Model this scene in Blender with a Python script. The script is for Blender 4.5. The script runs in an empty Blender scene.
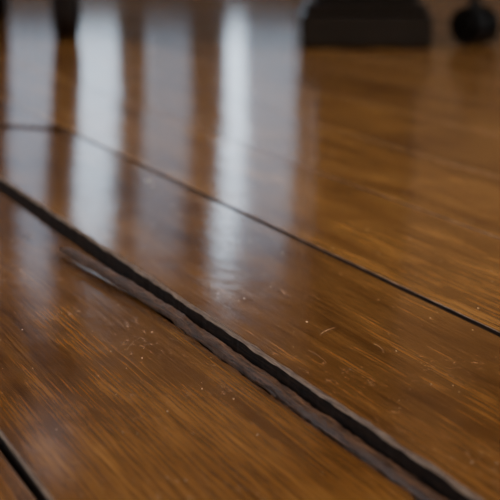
import bpy, bmesh, math, random
from mathutils import Vector, Matrix, noise
random.seed(7)
C=bpy.context
H=0.155
D=Vector((-.3313,.9435,0)).normalized()   # along boards
N=Vector((.9435,.3313,0)).normalized()    # across boards
def W(p,s,z=0.0): 
    v=N*p+D*s; return Vector((v.x,v.y,z))

# ---------------- materials ----------------
def newmat(name):
    m=bpy.data.materials.new(name); m.use_nodes=True
    nt=m.node_tree; return m,nt,nt.nodes['Principled BSDF']
def simple(name,col,rough=.5,metal=0,bump=0,scale=60,var=.25):
    m,nt,b=newmat(name)
    b.inputs['Roughness'].default_value=rough; b.inputs['Metallic'].default_value=metal
    tc=nt.nodes.new('ShaderNodeTexCoord'); nz=nt.nodes.new('ShaderNodeTexNoise')
    nz.inputs['Scale'].default_value=scale; nz.inputs['Detail'].default_value=5
    nt.links.new(tc.outputs['Object'],nz.inputs['Vector'])
    r=nt.nodes.new('ShaderNodeValToRGB')
    r.color_ramp.elements[0].position=.3; r.color_ramp.elements[1].position=.7
    r.color_ramp.elements[0].color=[c*(1-var) for c in col]+[1]
    r.color_ramp.elements[1].color=[min(1,c*(1+var)) for c in col]+[1]
    nt.links.new(nz.outputs['Fac'],r.inputs['Fac']); nt.links.new(r.outputs['Color'],b.inputs['Base Color'])
    if bump:
        bp=nt.nodes.new('ShaderNodeBump'); bp.inputs['Strength'].default_value=bump; bp.inputs['Distance'].default_value=.001
        nt.links.new(nz.outputs['Fac'],bp.inputs['Height']); nt.links.new(bp.outputs['Normal'],b.inputs['Normal'])
    return m
def mathn(nt,op,a,b=None):
    n=nt.nodes.new('ShaderNodeMath'); n.operation=op
    for i,x in enumerate((a,b)):
        if x is None: continue
        if isinstance(x,(int,float)): n.inputs[i].default_value=x
        else: nt.links.new(x,n.inputs[i])
    return n.outputs[0]
def wood_floor():
    m,nt,b=newmat('varnished_bamboo'); L=nt.links.new
    uv=nt.nodes.new('ShaderNodeUVMap'); uv.uv_map='UVMap'
    at=nt.nodes.new('ShaderNodeAttribute'); at.attribute_name='rnd'
    def nz(sx,sy,det=4,rough=.55,dist=0):
        mp=nt.nodes.new('ShaderNodeMapping'); mp.inputs['Scale'].default_value=(sx,sy,1)
        L(uv.outputs['UV'],mp.inputs['Vector'])
        n=nt.nodes.new('ShaderNodeTexNoise'); n.inputs['Scale'].default_value=1
        n.inputs['Detail'].default_value=det; n.inputs['Roughness'].default_value=rough; n.inputs['Distortion'].default_value=dist
        L(mp.outputs['Vector'],n.inputs['Vector']); return n.outputs['Fac']
    def ramp(f,p0,c0,p1,c1):
        r=nt.nodes.new('ShaderNodeValToRGB'); e=r.color_ramp.elements
        e[0].position=p0;e[1].position=p1;e[0].color=(*c0,1);e[1].color=(*c1,1); L(f,r.inputs['Fac']); return r.outputs['Color']
    def mix(bt,f,a,c):
        n=nt.nodes.new('ShaderNodeMix'); n.data_type='RGBA'; n.blend_type=bt
        if isinstance(f,(int,float)): n.inputs[0].default_value=f
        else: L(f,n.inputs[0])
        for s,x in ((6,a),(7,c)):
            if isinstance(x,tuple): n.inputs[s].default_value=(*x,1)
            else: L(x,n.inputs[s])
        return n.outputs[2]
    broad=nz(3.0,60,4,.6,.25); mid=nz(12,780,3,.55,.05); fine=nz(36,2300,3,.6); patch=nz(10,22,3,.6,.5)
    base=ramp(broad,.30,(.185,.080,.026),.70,(.385,.185,.057))
    midc=ramp(mid,.36,(.52,.46,.41),.60,(1.1,1.08,1.03))
    col=mix('MULTIPLY',.8,base,midc)
    finec=ramp(fine,.38,(.45,.38,.33),.54,(1.03,1.03,1.03))
    col=mix('MULTIPLY',.75,col,finec)
    pc=ramp(patch,.34,(.68,.62,.58),.62,(1.1,1.1,1.1)); col=mix('MULTIPLY',.9,col,pc)
    # per-board tint
    tint=ramp(at.outputs['Fac'],0,(.40,.32,.30),1,(1.45,1.45,1.22))
    col=mix('MULTIPLY',1.0,col,tint)
    # worn pale scuffs
    sc=nz(110,300,8,.85,1.0); scm=ramp(sc,.55,(0,0,0),.68,(1,1,1))
    area=nz(11,16,2); am=ramp(area,.44,(0,0,0),.62,(1,1,1))
    mm=mathn(nt,'MULTIPLY',scm,am); mm2=mathn(nt,'MULTIPLY',mm,.40)
    col=mix('MIX',mm2,col,(.38,.26,.16))
    L(col,b.inputs['Base Color'])
    rg=nz(60,160,8,.8)
    ro=mathn(nt,'MULTIPLY_ADD',rg,.19); ro.node.inputs[2].default_value=.025
    ro2=mathn(nt,'MULTIPLY_ADD',mm,.28); L(ro,ro2.node.inputs[2])
    L(ro2,b.inputs['Roughness']); b.inputs['IOR'].default_value=1.38
    bp=nt.nodes.new('ShaderNodeBump'); bp.inputs['Strength'].default_value=.10; bp.inputs['Distance'].default_value=.0002
    hh=mathn(nt,'ADD',mid,mathn(nt,'MULTIPLY',fine,.35)); L(hh,bp.inputs['Height'])
    wav=nz(14,26,2); bp2=nt.nodes.new('ShaderNodeBump'); bp2.inputs['Strength'].default_value=.20; bp2.inputs['Distance'].default_value=.001
    L(wav,bp2.inputs['Height']); L(bp2.outputs['Normal'],bp.inputs['Normal'])
    L(bp.outputs['Normal'],b.inputs['Normal'])
    return m
def fiber(name,c0,c1,rough,spec=.5):
    m,nt,b=newmat(name); L=nt.links.new
    uv=nt.nodes.new('ShaderNodeUVMap'); uv.uv_map='UVMap'
    mp=nt.nodes.new('ShaderNodeMapping'); mp.inputs['Scale'].default_value=(60,1400,1); L(uv.outputs['UV'],mp.inputs['Vector'])
    n=nt.nodes.new('ShaderNodeTexNoise'); n.inputs['Scale'].default_value=1; n.inputs['Detail'].default_value=6; n.inputs['Roughness'].default_value=.65
    L(mp.outputs['Vector'],n.inputs['Vector'])
    r=nt.nodes.new('ShaderNodeValToRGB'); e=r.color_ramp.elements
    e[0].position=.40; e[1].position=.64; e[0].color=(*c0,1); e[1].color=(*c1,1)
    L(n.outputs['Fac'],r.inputs['Fac']); L(r.outputs['Color'],b.inputs['Base Color'])
    b.inputs['Roughness'].default_value=rough; b.inputs['Specular IOR Level'].default_value=spec
    bp=nt.nodes.new('ShaderNodeBump'); bp.inputs['Strength'].default_value=.8; bp.inputs['Distance'].default_value=.0008
    L(n.outputs['Fac'],bp.inputs['Height']); L(bp.outputs['Normal'],b.inputs['Normal'])
    return m
M_top=wood_floor()
M_edge=fiber('scuffed_highlit_edge',(.08,.04,.022),(.52,.36,.24),.35)  # scuffed bevels; pale tone also paints in the bright edge highlight
M_raw=fiber('dark_raw_bamboo',(.006,.003,.002),(.045,.020,.009),.75,.15)
M_spl=fiber('splinter_wood',(.016,.007,.004),(.20,.095,.048),.36,.45)
M_sub=simple('subfloor_dark',(.006,.004,.003),.9)
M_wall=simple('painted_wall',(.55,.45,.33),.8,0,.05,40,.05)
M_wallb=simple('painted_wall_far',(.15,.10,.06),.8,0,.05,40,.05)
M_ceil=simple('ceiling_paint',(.6,.57,.52),.9,0,.05,40,.03)
M_frame=simple('window_frame_dark',(.07,.05,.038),.5)
M_dark=simple('dark_stained_wood',(.006,.004,.004),.28,0,.1,50,.4)
M_leg=simple('chair_dark_wood',(.006,.004,.006),.4,0,.1,50,.4)
M_plastic=simple('black_plastic',(.006,.006,.007),.45)
M_fabric=simple('charcoal_fabric',(.02,.02,.025),.9,0,.4,400)
M_metal=simple('chrome',(.4,.4,.42),.25,1)
M_dust=simple('dust',(.66,.61,.54),.9)
M_ground=simple('garden_ground',(.06,.09,.03),.95,0,.3,4)

def link(o,parent=None):
    C.scene.collection.objects.link(o)
    if parent: o.parent=parent
    return o
def empty(name,loc=(0,0,0)):
    e=bpy.data.objects.new(name,None); e.empty_display_size=.05; e.location=loc; return link(e)

# ---------------- floor boards ----------------
bm=bmesh.new(); uvl=bm.loops.layers.uv.new('UVMap'); rl=bm.faces.layers.float.new('rnd')
BOT=-.016
def board(p0,p1,s0,s1,z0=0,z1=0,step=.25,e0=None,e1=None,sk0=0,sk1=0,bev=.0007,rnd=None,bev0=None):
    """cross section: sides, micro bevels and top; e0/e1 give ragged edges"""
    rnd=random.random() if rnd is None else rnd
    bev0=bev if bev0 is None else bev0
    off=random.uniform(0,40); offp=random.uniform(0,9)
    n=max(1,int((s1-s0)/step)); rows=[]
    K=4
    for i in range(n+1):
        f=i/n; s=s0+(s1-s0)*f
        a=p0+(e0(s) if e0 else 0); c=p1+(e1(s) if e1 else 0)
        b0=bev0*(1+.6*noise.noise(Vector((s*80,1,1)))) if e0 else bev0
        prof=[(a,BOT),(a,z0-b0*1.0),(a+b0,z0)]
        for k in range(1,K):
            q=k/K; prof.append((a+b0+(c-a-b0-bev)*q, z0+(z1-z0)*q))
        prof+=[(c-bev,z1),(c,z1-bev*1.3),(c,BOT)]
        r=[]
        for (p,z) in prof:
            t=(p-p0)/(p1-p0)
            sh=(sk0*(1-t)*(1-f)+sk1*(1-t)*f)
            ss=s+sh
            r.append((bm.verts.new(W(p,ss,z)),ss,p,z))
        rows.append(r)
    m=len(rows[0])
    def face(q,mat):
        f=bm.faces.new([x[0] for x in q]); f[rl]=rnd; f.material_index=mat; f.smooth=False
        for l,x in zip(f.loops,q): l[uvl].uv=(x[1]+off,x[2]+offp+(x[3] if mat else 0))
        return f
    for i in range(n):
        for j in range(m-1):
            mat=0
            if j in(0,m-2): mat=2
            elif j in(1,m-3): mat=1
            face((rows[i][j],rows[i][j+1],rows[i+1][j+1],rows[i+1][j]),mat)
    face(rows[0][::-1],2); face(rows[-1],2)
A=.2084; B=.3052; Cc=.1032; w=.0933
ZA,ZB=.0024,.0003        # raised board heights at its two edges
NC,NA=-.0032,-.0028      # near board heights
def rag(seed,amp,fr=60):
    return lambda s: amp*(noise.noise(Vector((s*fr,seed,0)))+.5*noise.noise(Vector((s*fr*4,seed,3))))
def smooth(a,b,x):
    t=max(0,min(1,(x-a)/(b-a))); return t*t*(3-2*t)
J=1.2727
board(A,B-.0013,-.3,J-.004,z0=ZA,z1=ZB,step=.003,e0=rag(1,.0008,45),sk1=.062,bev=.0007,bev0=.0012,rnd=.38)
board(A+.001,B-.0011,J+.001,2.3,z0=.0032,z1=.0018,step=.1,sk0=.062,rnd=.45)
# near board: torn edge
r2=rag(5,.0014,90)
def near_edge(s):
    base=-.0030
    tear=-.0056*(1-smooth(.70,.79,s))*smooth(.2,.5,s)
    return base+tear+r2(s)*(1.0 if s<.82 else .3)
board(Cc+.0018,A,-.3,1.7,z0=NC,z1=NA,step=.003,e1=near_edge,bev=.0010,rnd=.35)
board(Cc+.0014,A-.001,1.702,3.0,z0=-.002,z1=-.001,rnd=.6)
# left of seam C
p=Cc
for k in range(22):
    q=p-w; L0=-1.9+random.uniform(0,.9)
    s=L0
    while s<5:
        ln=1.85; board(q+.0006,p-.0014,s,min(s+ln-.001,5.4),z0=-.003+random.uniform(-.0004,.0004),z1=-.003+random.uniform(-.0004,.0004),rnd=(.3 if k==0 else random.uniform(.3,.8))); s+=ln
    p=q
# rest of raised row & near row far/back
board(A,B-.0006,-2.2,-.302,rnd=.5); board(A,B-.0006,2.302,5.2,rnd=.7)
board(Cc+.0012,A-.001,-2.2,-.302,z0=-.002,z1=-.002,rnd=.5); board(Cc+.0012,A-.001,3.002,5.2,z0=-.001,z1=-.001,rnd=.7)
p=B; k=0
while p<4.4:
    s=-2.6+random.uniform(0,1.0)
    if k==0: s=-1.0
    while s<5.2:
        ln=1.85 if k else 3.4
        za=.0008 if k==0 else zprev
        zb=random.uniform(.0,.0003) if k<3 else random.uniform(-.0002,.0003)
        board(p+(.0006 if k==0 else .0001),p+w-.0001,s,s+ln-.001,z0=za,z1=zb,bev=(.0003),rnd=(.80 if k<2 else random.uniform(.6,.95))); s+=ln
        zl=zb
    zprev=zl; p+=w; k+=1
me=bpy.data.meshes.new('floor'); 
bmesh.ops.recalc_face_normals(bm,faces=bm.faces)
bm.to_mesh(me); bm.free()
for m_ in (M_top,M_edge,M_raw): me.materials.append(m_)
floor=link(bpy.data.objects.new('floor',me))
def box(name,lo,hi,mat,parent=None,bev=0,seg=2):
    b=bmesh.new(); bmesh.ops.create_cube(b,size=1)
    lo=Vector(lo);hi=Vector(hi)
    for v in b.verts: v.co=Vector(((lo[i]+hi[i])/2+(hi[i]-lo[i])*v.co[i]) for i in range(3))
    if bev: bmesh.ops.bevel(b,geom=b.edges[:],offset=bev,segments=seg,affect='EDGES',profile=.5)
    m=bpy.data.meshes.new(name); b.to_mesh(m); b.free(); m.materials.append(mat)
    return link(bpy.data.objects.new(name,m),parent)
sub=box('subfloor',(-2.6,-1.6,-.06),(2.6,4.3,-.0155),M_sub,floor)

# ---------------- splinter ----------------
path0=[(.1890,.803,.0016,.0009),(.1902,.790,.0026,.0017),(.1940,.735,.0026,.0022),(.1972,.680,.0018,.0024),(.1984,.620,.0010,.0025),
      (.1990,.570,.0006,.0025),(.1994,.520,.0002,.0025),(.1998,.472,-.0002,.0025),(.2001,.407,-.0006,.0024),(.2003,.33,-.0010,.0022),(.2004,.27,-.0016,.0018)]
path=[(p*1.0145,s*1.0145,z-.0023,h) for p,s,z,h in path0]
def catmull(P,n=20):
    out=[]
    for i in range(len(P)-1):
        a=P[max(i-1,0)];b=P[i];c=P[i+1];d=P[min(i+2,len(P)-1)]
        for k in range(n):
            t=k/n
            out.append(tuple(.5*((2*b[j])+(-a[j]+c[j])*t+(2*a[j]-5*b[j]+4*c[j]-d[j])*t*t+(-a[j]+3*b[j]-3*c[j]+d[j])*t**3) for j in range(len(b))))
    out.append(P[-1]); return out
b=bmesh.new(); ul=b.loops.layers.uv.new('UVMap'); rows=[]
R=12
for idx,(p,s,z,hw) in enumerate(catmull(path)):
    r=[]
    wob=noise.noise(Vector((s*28,9,2)))*.0009
    for k in range(R):
        a=2*math.pi*k/R
        ca,sa=math.cos(a),math.sin(a)
        rx=hw*math.copysign(abs(ca)**.6,ca); rz=.0019*min(1,hw/.002)*math.copysign(abs(sa)**.6,sa)
        j=noise.noise(Vector((s*70,k*1.7,2)))*.0006+noise.noise(Vector((s*260,k*1.9,7)))*.0004
        r.append((b.verts.new(W(p+rx+j+wob,s,z+rz+j*.8)),s,p+k*.0013))
    rows.append(r)
for i in range(len(rows)-1):
    for k in range(R):
        q=(rows[i][k],rows[i][(k+1)%R],rows[i+1][(k+1)%R],rows[i+1][k])
        f=b.faces.new([x[0] for x in q])
        for l,x in zip(f.loops,q): l[ul].uv=(x[1],x[2])
b.faces.new([x[0] for x in rows[0]][::-1]); b.faces.new([x[0] for x in rows[-1]])
bmesh.ops.recalc_face_normals(b,faces=b.faces)
m=bpy.data.meshes.new('wood_splinter'); b.to_mesh(m); b.free(); m.materials.append(M_spl)
link(bpy.data.objects.new('wood_splinter',m))

# ---------------- dust / lint ----------------
b=bmesh.new()
def ztop(p,s):
    if A<p<B and s<J: return ZA+(ZB-ZA)*(p-A)/(B-A)
    if Cc<p<A: return NC+(NA-NC)*(p-Cc)/(A-Cc)
    if B<p<B+w: return .0008*(1-(p-B)/w)+.0001
    return .0002
def speck(p,s,z,r,fl=.5):
    ret=bmesh.ops.create_icosphere(b,subdivisions=1,radius=r)
    c=W(p,s,z+r*.3*fl)
    for v in ret['verts']:
        v.co=Vector((v.co.x*random.uniform(.6,1.3),v.co.y*random.uniform(.6,1.3),v.co.z*fl))+c
def lint(p,s,ang,ln,r,curl):
    prev=None; n=12
    for i in range(n+1):
        t=i/n; a=ang+curl*t; 
        p+=math.sin(a)*ln/n; s+=math.cos(a)*ln/n
        z=ztop(p,s)+r*.3
        v=[b.verts.new(W(p+dx*r,s,z+dz*r)) for dx,dz in ((-1,-.5),(1,-.5),(0,.9))]
        if prev:
            for k in range(3): b.faces.new((prev[k],prev[(k+1)%3],v[(k+1)%3],v[k]))
        prev=v
for i in range(520):
    p=random.uniform(.11,.45); s=random.uniform(.35,1.2)
    if A-.016<p<A+.001 or abs(p-B)<.002 or abs(p-Cc)<.002: continue
    speck(p,s,ztop(p,s),random.choice([.0001,.0001,.00013,.00016,.00018,.0002,.00028]))
# dried paint spots on the raised board
speck(.2896,1.005,ztop(.2896,1.0),.0024,.12); speck(.286,.985,ztop(.286,.985),.0010,.2)
speck(.2425,.625,ztop(.2425,.625),.0005,.3)
for (p,s,a,ln,cu) in ((.238,.60,.4,.016,.6),(.17,.62,.3,.02,.4),(.225,.56,.2,.02,-.3),(.25,.57,.5,.014,-.6)):
    lint(p,s,a,ln,.00003,cu)
m=bpy.data.meshes.new('dust_specks'); b.to_mesh(m); b.free(); m.materials.append(M_dust)
link(bpy.data.objects.new('dust_specks',m))

# ---------------- room shell ----------------
X0,X1,Y0,Y1,ZT=-2.5,2.5,-1.5,4.2,2.5
def wall_with_openings(name,axis,pos,th,a0,a1,ops,mat):
    bmw=bmesh.new()
    def add(a,bb,z0,z1):
        if bb-a<1e-4 or z1-z0<1e-4: return
        r=bmesh.ops.create_cube(bmw,size=1)['verts']
        for v in r:
            aa=(a+bb)/2+(bb-a)*v.co.x; zz=(z0+z1)/2+(z1-z0)*v.co.z; tt=pos+th*(v.co.y+.5)
            v.co=Vector((aa,tt,zz)) if axis=='y' else Vector((tt,aa,zz))
    cur=a0
    for (a,bb,z0,z1) in ops:
        add(cur,a,0,ZT); add(a,bb,0,z0); add(a,bb,z1,ZT); cur=bb
    add(cur,a1,0,ZT)
    bmesh.ops.recalc_face_normals(bmw,faces=bmw.faces)
    m=bpy.data.meshes.new(name); bmw.to_mesh(m); bmw.free(); m.materials.append(mat)
    return link(bpy.data.objects.new(name,m))
wz0,wz1,wz2=.12,.64,1.20
ops=[(-.80,-.43,wz0,wz2),(-.41,.12,wz0,wz1)]
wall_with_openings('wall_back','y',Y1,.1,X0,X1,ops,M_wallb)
wall_with_openings('wall_left','x',X0-.1,.1,Y0,Y1,[(.8,2.6,.8,2.1)],M_wall)
wall_with_openings('wall_right','x',X1,.1,Y0,Y1,[(-.6,1.6,.8,2.1)],M_wall)
wall_with_openings('wall_front','y',Y0-.1,.1,X0,X1,[],M_wall)
box('ceiling',(X0,Y0,ZT),(X1,Y1,ZT+.1),M_ceil)
# far windows: frames, mullions
wn=empty('window_1',(0,0,0))
for i,(a,c) in enumerate([(-.31,-.24),(-.14,-.055),(.105,.14)]):
    box(f'mullion_{i+1}',(a,Y1+.02,wz0),(c,Y1+.06,wz1),M_frame,wn,.003)
box('sill',(-.415,Y1-.02,wz0-.03),(.16,Y1+.09,wz0),M_frame,wn,.003)
box('head',(-.415,Y1-.01,wz1),(.16,Y1+.09,wz1+.03),M_frame,wn,.003)
wn4=empty('window_4',(0,0,0))
box('jamb_1',(-.82,Y1-.01,wz0),(-.79,Y1+.06,wz2),M_frame,wn4,.003); box('jamb_2',(-.435,Y1-.01,wz0),(-.415,Y1+.06,wz2),M_frame,wn4,.003)
box('sill',(-.83,Y1-.02,wz0-.03),(-.417,Y1+.09,wz0),M_frame,wn4,.003)
box('head',(-.83,Y1-.01,wz2),(-.417,Y1+.09,wz2+.03),M_frame,wn4,.003)
def sheer(name,a,c,y,parent,transl,top):
    mm,nt,bs=newmat(name+'_fabric')
    for n in list(nt.nodes):
        if n.type!='OUTPUT_MATERIAL': nt.nodes.remove(n)
    out=[n for n in nt.nodes if n.type=='OUTPUT_MATERIAL'][0]
    tr=nt.nodes.new('ShaderNodeBsdfTransparent'); df=nt.nodes.new('ShaderNodeBsdfTranslucent'); df.inputs[0].default_value=(.14,.15,.18,1)
    mx=nt.nodes.new('ShaderNodeMixShader'); mx.inputs[0].default_value=transl
    nt.links.new(tr.outputs[0],mx.inputs[1]); nt.links.new(df.outputs[0],mx.inputs[2]); nt.links.new(mx.outputs[0],out.inputs[0])
    bb=bmesh.new(); prev=None; n=40
    for i in range(n+1):
        x=a+(c-a)*i/n; yy=y+.008*math.sin(i*1.3)
        v=(bb.verts.new((x,yy,wz0)),bb.verts.new((x,yy,top)))
        if prev: bb.faces.new((prev[0],v[0],v[1],prev[1]))
        prev=v
    m=bpy.data.meshes.new(name); bb.to_mesh(m); bb.free(); m.materials.append(mm)
    link(bpy.data.objects.new(name,m),parent)
sheer('sheer_1',-.24,-.14,Y1+.08,wn,.90,wz1)
sheer('sheer_2',-.012,.105,Y1+.08,wn,.85,wz1)
sheer('sheer_3',-.79,-.43,Y1+.08,wn4,.86,wz2)
sheer('sheer_4',-.41,-.31,Y1+.08,wn,.40,wz1)
for nm,x,ya,yb in (('window_2',X0-.08,.8,2.6),('fill_window_3',X1+.02,-.6,1.6)):  # the right-hand window is unseen, added for soft general light
    e=empty(nm)
    for i,yy in enumerate((ya,(ya+yb)/2-.02,yb-.04)):
        box(f'mullion_{i+1}',(x,yy,.8),(x+.05,yy+.04,2.1),M_frame,e,.003)
    box('rail_1',(x,ya,.8),(x+.05,yb,.84),M_frame,e,.003); box('rail_2',(x,ya,2.06),(x+.05,yb,2.1),M_frame,e,.003)
box('baseboard_back',(X0,Y1-.015,.002),(X1,Y1,.09),M_frame,None,.003)
box('baseboard_left',(X0,Y0,-.003),(X0+.015,Y1-.016,.09),M_frame,None,.003)
box('baseboard_right',(X1-.015,Y0,.002),(X1,Y1-.016,.09),M_frame,None,.003)
box('ground',(-15,-15,-.3),(15,15,-.2),M_ground)

# ---------------- dining chair ----------------
def loft(name,rings,mat,parent,seg=14,square=0.0,sub=0):
    bb=bmesh.new(); R=[]
    for c,rx,ry in rings:
        r=[]
        for k in range(seg):
            a=2*math.pi*k/seg; ca,sa=math.cos(a),math.sin(a)
            e=1-square
            r.append(bb.verts.new(Vector(c)+Vector((rx*math.copysign(abs(ca)**e,ca),ry*math.copysign(abs(sa)**e,sa),0))))
        R.append(r)
    for i in range(len(R)-1):
        for k in range(seg): bb.faces.new((R[i][k],R[i][(k+1)%seg],R[i+1][(k+1)%seg],R[i+1][k]))
    bb.faces.new(R[0][::-1]); bb.faces.new(R[-1])
    for f in bb.faces: f.smooth=len(f.verts)==4
    bmesh.ops.recalc_face_normals(bb,faces=bb.faces)
    m=bpy.data.meshes.new(name); bb.to_mesh(m); bb.free(); m.materials.append(mat)
    return link(bpy.data.objects.new(name,m),parent)
ch=empty('dining_chair',(-.230,2.27,0))
ax=Vector((-.961,-.276,0)); ay=Vector((-.276,.961,0))
def chp(a,bv,z): return ax*a+ay*bv+Vector((0,0,z))
Fz=.0005
loft('leg_1',[(chp(0,0,Fz),.0145,.0145),(chp(0.0,0.0,.03),.018,.018),(chp(.012,.0,.45),.024,.024)],M_leg,ch,16,.5)
loft('leg_2',[(chp(.42,0,-.003),.0145,.0145),(chp(.42,0,.03),.018,.018),(chp(.408,0,.45),.024,.024)],M_leg,ch,16,.5)
for i,a in enumerate((0.02,.40)):
    loft(f'leg_{i+3}',[(chp(a,.47,Fz if i==0 else -.003),.017,.017),(chp(a,.46,.45),.022,.022),(chp(a,.50,.95),.015,.015)],M_leg,ch,16,.5)
def obox(name,a0,a1,b0,b1,z0,z1,mat,parent,bev=.006):
    bb=bmesh.new(); bmesh.ops.create_cube(bb,size=1)
    for v in bb.verts: v.co=chp((a0+a1)/2+(a1-a0)*v.co.x,(b0+b1)/2+(b1-b0)*v.co.y,(z0+z1)/2+(z1-z0)*v.co.z)
    bmesh.ops.bevel(bb,geom=bb.edges[:],offset=bev,segments=3,affect='EDGES'); bmesh.ops.recalc_face_normals(bb,faces=bb.faces)
    m=bpy.data.meshes.new(name); bb.to_mesh(m); bb.free(); m.materials.append(mat); return link(bpy.data.objects.new(name,m),parent)
obox('seat',-.015,.435,-.02,.48,.44,.48,M_leg,ch,.012)
obox('apron',.0,.42,-.005,.012,.39,.44,M_leg,ch,.003)
obox('back_rail_1',.02,.40,.49,.51,.86,.94,M_leg,ch); obox('back_rail_2',.02,.40,.475,.495,.62,.67,M_leg,ch)
for i in range(4): obox(f'slat_{i+1}',.08+i*.07,.11+i*.07,.48,.495,.66,.87,M_leg,ch,.003)

# ---------------- side table with square plinth ----------------
st=empty('side_table',(.136,2.165,0))
box('plinth',(-.077,-.075,.0005),(.075,.075,.040),M_dark,st,.004,3)
box('plinth_step',(-.072,-.070,.040),(.070,.070,.052),M_dark,st,.004,3)
box('column',(-.06,-.06,.052),(.06,.06,.56),M_dark,st,.004)
box('column_cap',(-.07,-.07,.56),(.07,.07,.59),M_dark,st,.005)
box('table_top',(-.2,-.2,.59),(.2,.2,.615),M_dark,st,.008,3)

# ---------------- office chair ----------------
oc=empty('office_chair',(.543,2.16,0))
def cyl(bb,c,axis,r,h,seg=28,bev=.003):
    t=bmesh.new(); bmesh.ops.create_cone(t,cap_ends=True,segments=seg,radius1=r,radius2=r,depth=h)
    if bev: bmesh.ops.bevel(t,geom=[e for e in t.edges if e.calc_face_angle(0)>.8],offset=bev,segments=2,affect='EDGES')
    q=Vector((0,0,1)).rotation_difference(Vector(axis))
    vs={v:bb.verts.new(q@v.co+Vector(c)) for v in t.verts}
    for f in t.faces: bb.faces.new([vs[v] for v in f.verts])
    t.free()
def fin(bb,name,mat,parent):
    bmesh.ops.recalc_face_normals(bb,faces=bb.faces)
    m=bpy.data.meshes.new(name); bb.to_mesh(m); bb.free(); m.materials.append(mat); return link(bpy.data.objects.new(name,m),parent)
for i in range(5):
    a=math.pi+i*2*math.pi/5; d=Vector((math.cos(a),math.sin(a),0)); c=d*.275
    t=Vector((math.cos(a+.9),math.sin(a+.9),0))
    bb=bmesh.new()
    for sgn in (-1,1): cyl(bb,c+t*sgn*.013+Vector((0,0,.0235)),t,.023,.018)
    cyl(bb,c+Vector((0,0,.026)),t,.012,.05,16,0); cyl(bb,c+Vector((0,0,.052)),(0,0,1),.007,.03,12,0)
    fin(bb,f'caster_{i+1}',M_plastic,oc)
    bb=bmesh.new()
    pr=[]
    for r,wd,z0,z1 in ((.02,.028,.07,.12),(.15,.022,.065,.10),(.295,.014,.06,.078)):
        n=Vector((-d.y,d.x,0)); pr.append([bb.verts.new(d*r+n*sg*wd+Vector((0,0,z))) for sg,z in((-1,z0),(1,z0),(.8,z1),(-.8,z1))])
    for u in range(2):
        for k in range(4): bb.faces.new((pr[u][k],pr[u][(k+1)%4],pr[u+1][(k+1)%4],pr[u+1][k]))
    bb.faces.new(pr[0][::-1]); bb.faces.new(pr[2]); fin(bb,f'base_arm_{i+1}',M_plastic,oc)
bb=bmesh.new(); cyl(bb,(0,0,.10),(0,0,1),.04,.08); cyl(bb,(0,0,.26),(0,0,1),.016,.3,20,0); fin(bb,'gas_column',M_metal,oc)
box('seat',(-.24,-.24,.42),(.24,.24,.50),M_fabric,oc,.03,4)
box('back_support',(.22,-.03,.40),(.27,.03,.75),M_plastic,oc,.008)
box('backrest',(.22,-.22,.60),(.28,.22,1.05),M_fabric,oc,.025,4)

# ---------------- lights / world ----------------
w_=bpy.data.worlds.new('World'); C.scene.world=w_; w_.use_nodes=True
bg=w_.node_tree.nodes['Background']; bg.inputs[0].default_value=(.68,.83,1,1); bg.inputs[1].default_value=3.5
def area(name,loc,target,sx,sy,e,col):
    l=bpy.data.lights.new(name,'AREA'); l.shape='RECTANGLE'; l.size=sx; l.size_y=sy; l.energy=e; l.color=col
    o=link(bpy.data.objects.new(name,l)); o.location=loc
    o.rotation_euler=(Vector(target)-Vector(loc)).to_track_quat('-Z','Z').to_euler(); return o
area('fill_right',(X1+.3,.5,1.5),(0,.8,0),2.2,1.3,118,(1,.96,.89))  # added fill lamp behind the added right-hand window
area('daylight_left',(X0-.3,1.7,1.5),(0,1.0,0),1.8,1.3,45,(.78,.87,1))

# ---------------- camera ----------------
cd=bpy.data.cameras.new('camera'); cam=link(bpy.data.objects.new('camera',cd))
cam.location=(0,0,H); cam.rotation_euler=(math.pi/2-math.atan(337/1800),0,0)
cd.sensor_width=24; cd.lens=86.4; cd.clip_start=.01
cd.dof.use_dof=True; cd.dof.focus_distance=.65; cd.dof.aperture_fstop=13
C.scene.camera=cam
